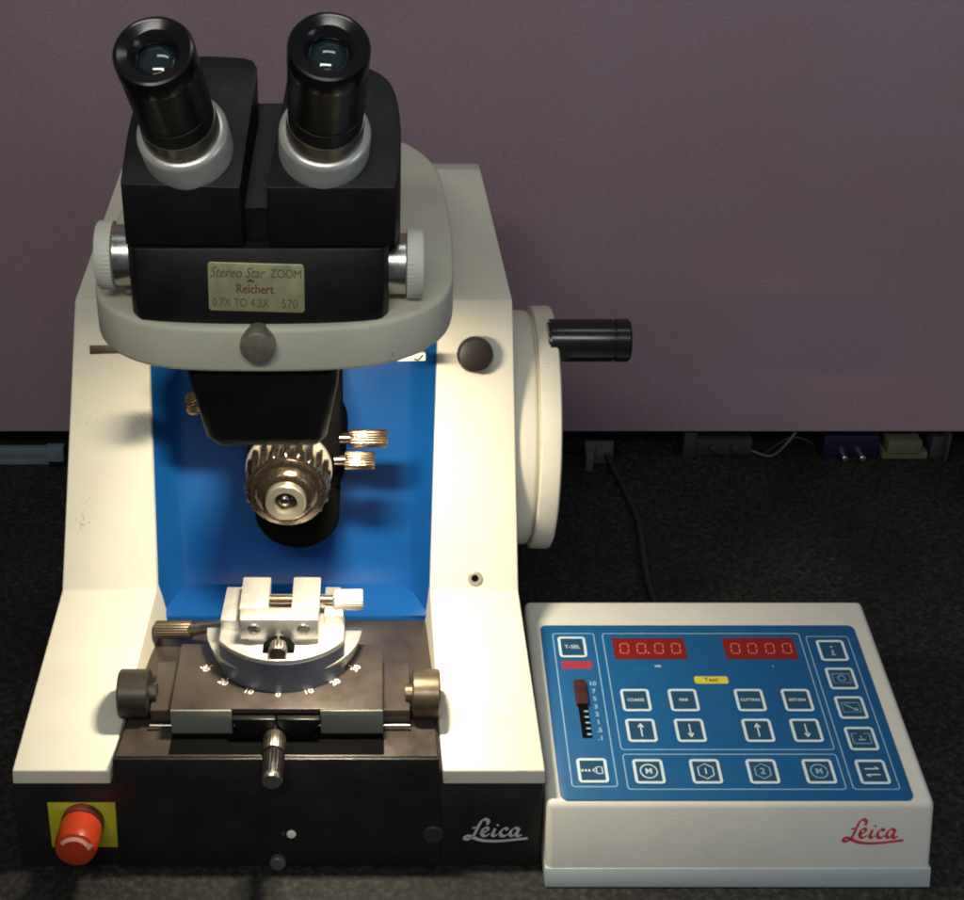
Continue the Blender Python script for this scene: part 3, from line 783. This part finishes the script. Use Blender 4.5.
SEG = {'a': ((0, 1), (1, 1)), 'b': ((1, 1), (1, .5)), 'c': ((1, .5), (1, 0)), 'd': ((0, 0), (1, 0)), 'e': ((0, 0), (0, .5)), 'f': ((0, .5), (0, 1)), 'g': ((0, .5), (1, .5))}
for x0, x1, dot in ((-7.55, -1.5, 1), (1.72, 7.7, None)):
    m = MB(); m.prism([(x0, 14.85), (x1, 14.85), (x1, 17.3), (x0, 17.3)], lambda x, y: K(x, y, .02), lambda x, y: K(x, y, .08))
    d = build("display", m, redwin, cu)
    g = MB()
    for i in range(4):
        gx = x0 + .55 + i * 1.42 + (.05 if i > 1 else 0)
        G = KM @ Matrix.Translation((gx, 15.5, .095))
        for s in "abcdef":
            (ax_, ay_), (bx_, by_) = SEG[s]
            A = V(ax_ * .68 + ay_ * .08, ay_ * 1.12, 0); B = V(bx_ * .68 + by_ * .08, by_ * 1.12, 0); dd = (B - A).normalized() * .07
            stroke(g, G, [tuple((A + dd)[:2]), tuple((B - dd)[:2])], .1, th=.11)
        if dot == i: stroke(g, G, [(.92, -.02), (.92, .14)], .1, th=.17)
    build("digits", g, digit, d)
g = MB()
text_into(g, "nm", .42, KM @ Matrix.Translation((-4.1, 14.1, .055)), bold=.012); build("unit_mark", g, kwhite, pan)
g = MB(); text_into(g, "s", .36, KM @ Matrix.Translation((5.4, 14.1, .055))); build("unit_mark", g, kwhite, pan)
m = MB(); m.prism(rrect(-1.35, 1.4, 12.1, 12.9, .2), lambda x, y: K(x, y, .03), lambda x, y: K(x, y, .07))
yl = build("yellow_tag", m, yellow, pan)
g = MB(); text_into(g, "Test", .62, KM @ Matrix.Translation((0, 12.5, .08)), bold=.01); build("tag_lettering", g, inkred, yl)
m = MB(); m.prism([(-12.05, 13.75), (-9.55, 13.75), (-9.5, 14.65), (-12.0, 14.65)], lambda x, y: K(x, y, .03), lambda x, y: K(x, y, .07))
build("red_strip", m, pinkred, pan)
m = MB(); m.prism([(-11.15, 6.3), (-10.35, 6.3), (-10.35, 12.5), (-11.15, 12.5)], lambda x, y: K(x, y, .03), lambda x, y: K(x, y, .06))
sl = build("slider", m, dark, cu)
m = MB(); m.prism(rrect(-11.3, -10.35, 9.6, 12.2, .12), lambda x, y: K(x, y, .05), lambda x, y: K(x, y, .5))
build("slider_knob", m, mat("slider_red_black", (.05, .014, .014), .4, mottle=.4, mscale=150), sl, bevel=.06)
g = MB()
for i in range(8):
    text_into(g, ("10", "7", "5", "3", "2", "1", ".5", ".1")[i], .62, KM @ Matrix.Translation((-9.72, 12.1 - i * .83, .055)), bold=.02)
for i in range(5):
    stroke(g, KM @ Matrix.Translation((0, 0, .065)), [(-10.75, 9.1 - i * .6), (-10.4, 9.1 - i * .6)], .1, th=.16)
build("slider_scale", g, kline, pan)
bn = V(0, -5.0, 1.67).normalized(); bu = V(0, 1.67, 5.0).normalized()
m = MB(); script_logo(m, V(35.1, -2.43 + 1.67 * (3.65 - 1.6) / 5, 3.65) + bn * .03, (1, 0, 0), bu, 4.6)
build("logo", m, redprint, cu)

# ================================================================ CLUTTER AT THE BACK OF THE BENCH
m = MB(); m.loft([[(x, y, z) for x, y in rrect(-52, -35.2, 60.2, 61.2, .2)] for z in (.9, 2.1)])
m.box(-37.2, -35.2, 59.9, 61.25, .6, 2.3); m.box(-52, -37, 60.3, 61.2, .0, .92)
tag(build("cable_trunking", m, paleblue, bevel=.1), "pale blue plastic trunking strip along the foot of the wall, left of the microtome", "trunking")
pts = crom([(25.5, 62, 1.3), (26.1, 59, .8), (26.9, 54, .38), (27.4, 48, .38), (27.0, 42, .38), (26.7, 36, .38), (27.2, 28, .38), (27.5, 23.5, .5), (27.3, 22.3, 1.2)], 8)
m = MB().tube(pts, .38, 10)
tag(build("cable", m, cable_m), "thick black cable running over the bench to the back of the control box", "cable")
b_ = MB().box(23.2, 26.4, 60.6, 61.2, 0, 2.7); b_.box(23.2, 24.0, 58.9, 60.7, 0, 2.0); b_.cyl((24.8, 60.6, 1.5), (24.8, 60.1, 1.5), .5, 16)
tag(build("cable_clip", b_, greyplastic, bevel=.08), "small grey bracket at the wall foot where the thick cable comes out", "bracket")
b_ = MB().box(34.5, 36.0, 61.9, 66, 0, 3.2); b_.box(36.1, 42.4, 62.4, 66, .1, 2.1); b_.cyl((38, 62.4, 1.1), (38, 61.9, 1.1), .5, 16); b_.cyl((40.5, 62.4, 1.1), (40.5, 61.9, 1.1), .5, 16)
tag(build("adapter_block", b_, mat("dark_grey_plastic", (.03, .03, .026), .5, mottle=.2, mscale=60), bevel=.12), "dark grey adapter block half hidden under the wall edge", "adapter")
pts = crom([(42.3, 62.8, .5), (44.5, 61.8, .3), (46.0, 61.6, 2.0), (47.2, 62.3, 3.4)], 8)
m = MB().tube(pts, .16, 8)
tag(build("wire", m, greyplastic), "thin grey wire rising beside the dark adapter block", "wire")
m = MB().tube(crom([(44, 62.5, .3), (46.5, 62, 2.6), (49.0, 62.2, 1.8), (49.8, 63, .3)], 8), .13, 8)
tag(build("wire", m, cable_m), "thin black wire looping up left of the navy plug box", "wire")
pl = thing("plug_box", (54, 63, 0), "navy blue plug box with two metal pins at the foot of the wall", "plug box")
b_ = MB().box(50.3, 56.6, 61.8, 65.5, 0, 2.9); build("body", b_, navy, pl, bevel=.15)
for x in (52.6, 54.6):
    b_ = MB().cyl((x, 61.9, .55), (x, 60.6, .55), .36, 14, ch=.08); build("pin", b_, steel, pl)
b_ = MB().box(57.4, 61.2, 61.2, 64.5, .9, 2.5); b_.box(57.1, 62.2, 61.6, 65, 0, .9)
tag(build("connector", b_, mat("beige_plastic", (.085, .085, .055), .5, mottle=.2, mscale=60), bevel=.12), "beige connector on a dark foot, right of the navy plug box", "connector")
b_ = MB().box(64.0, 64.35, 61.2, 64.5, 0, 3.3); b_.box(62.6, 64.0, 62, 64.5, 0, 2.6)
tag(build("terminal_plate", b_, mat("black_plastic_box", (.03, .03, .035), .5), bevel=.05), "thin dark upright plate at the wall foot, far right", "plate")
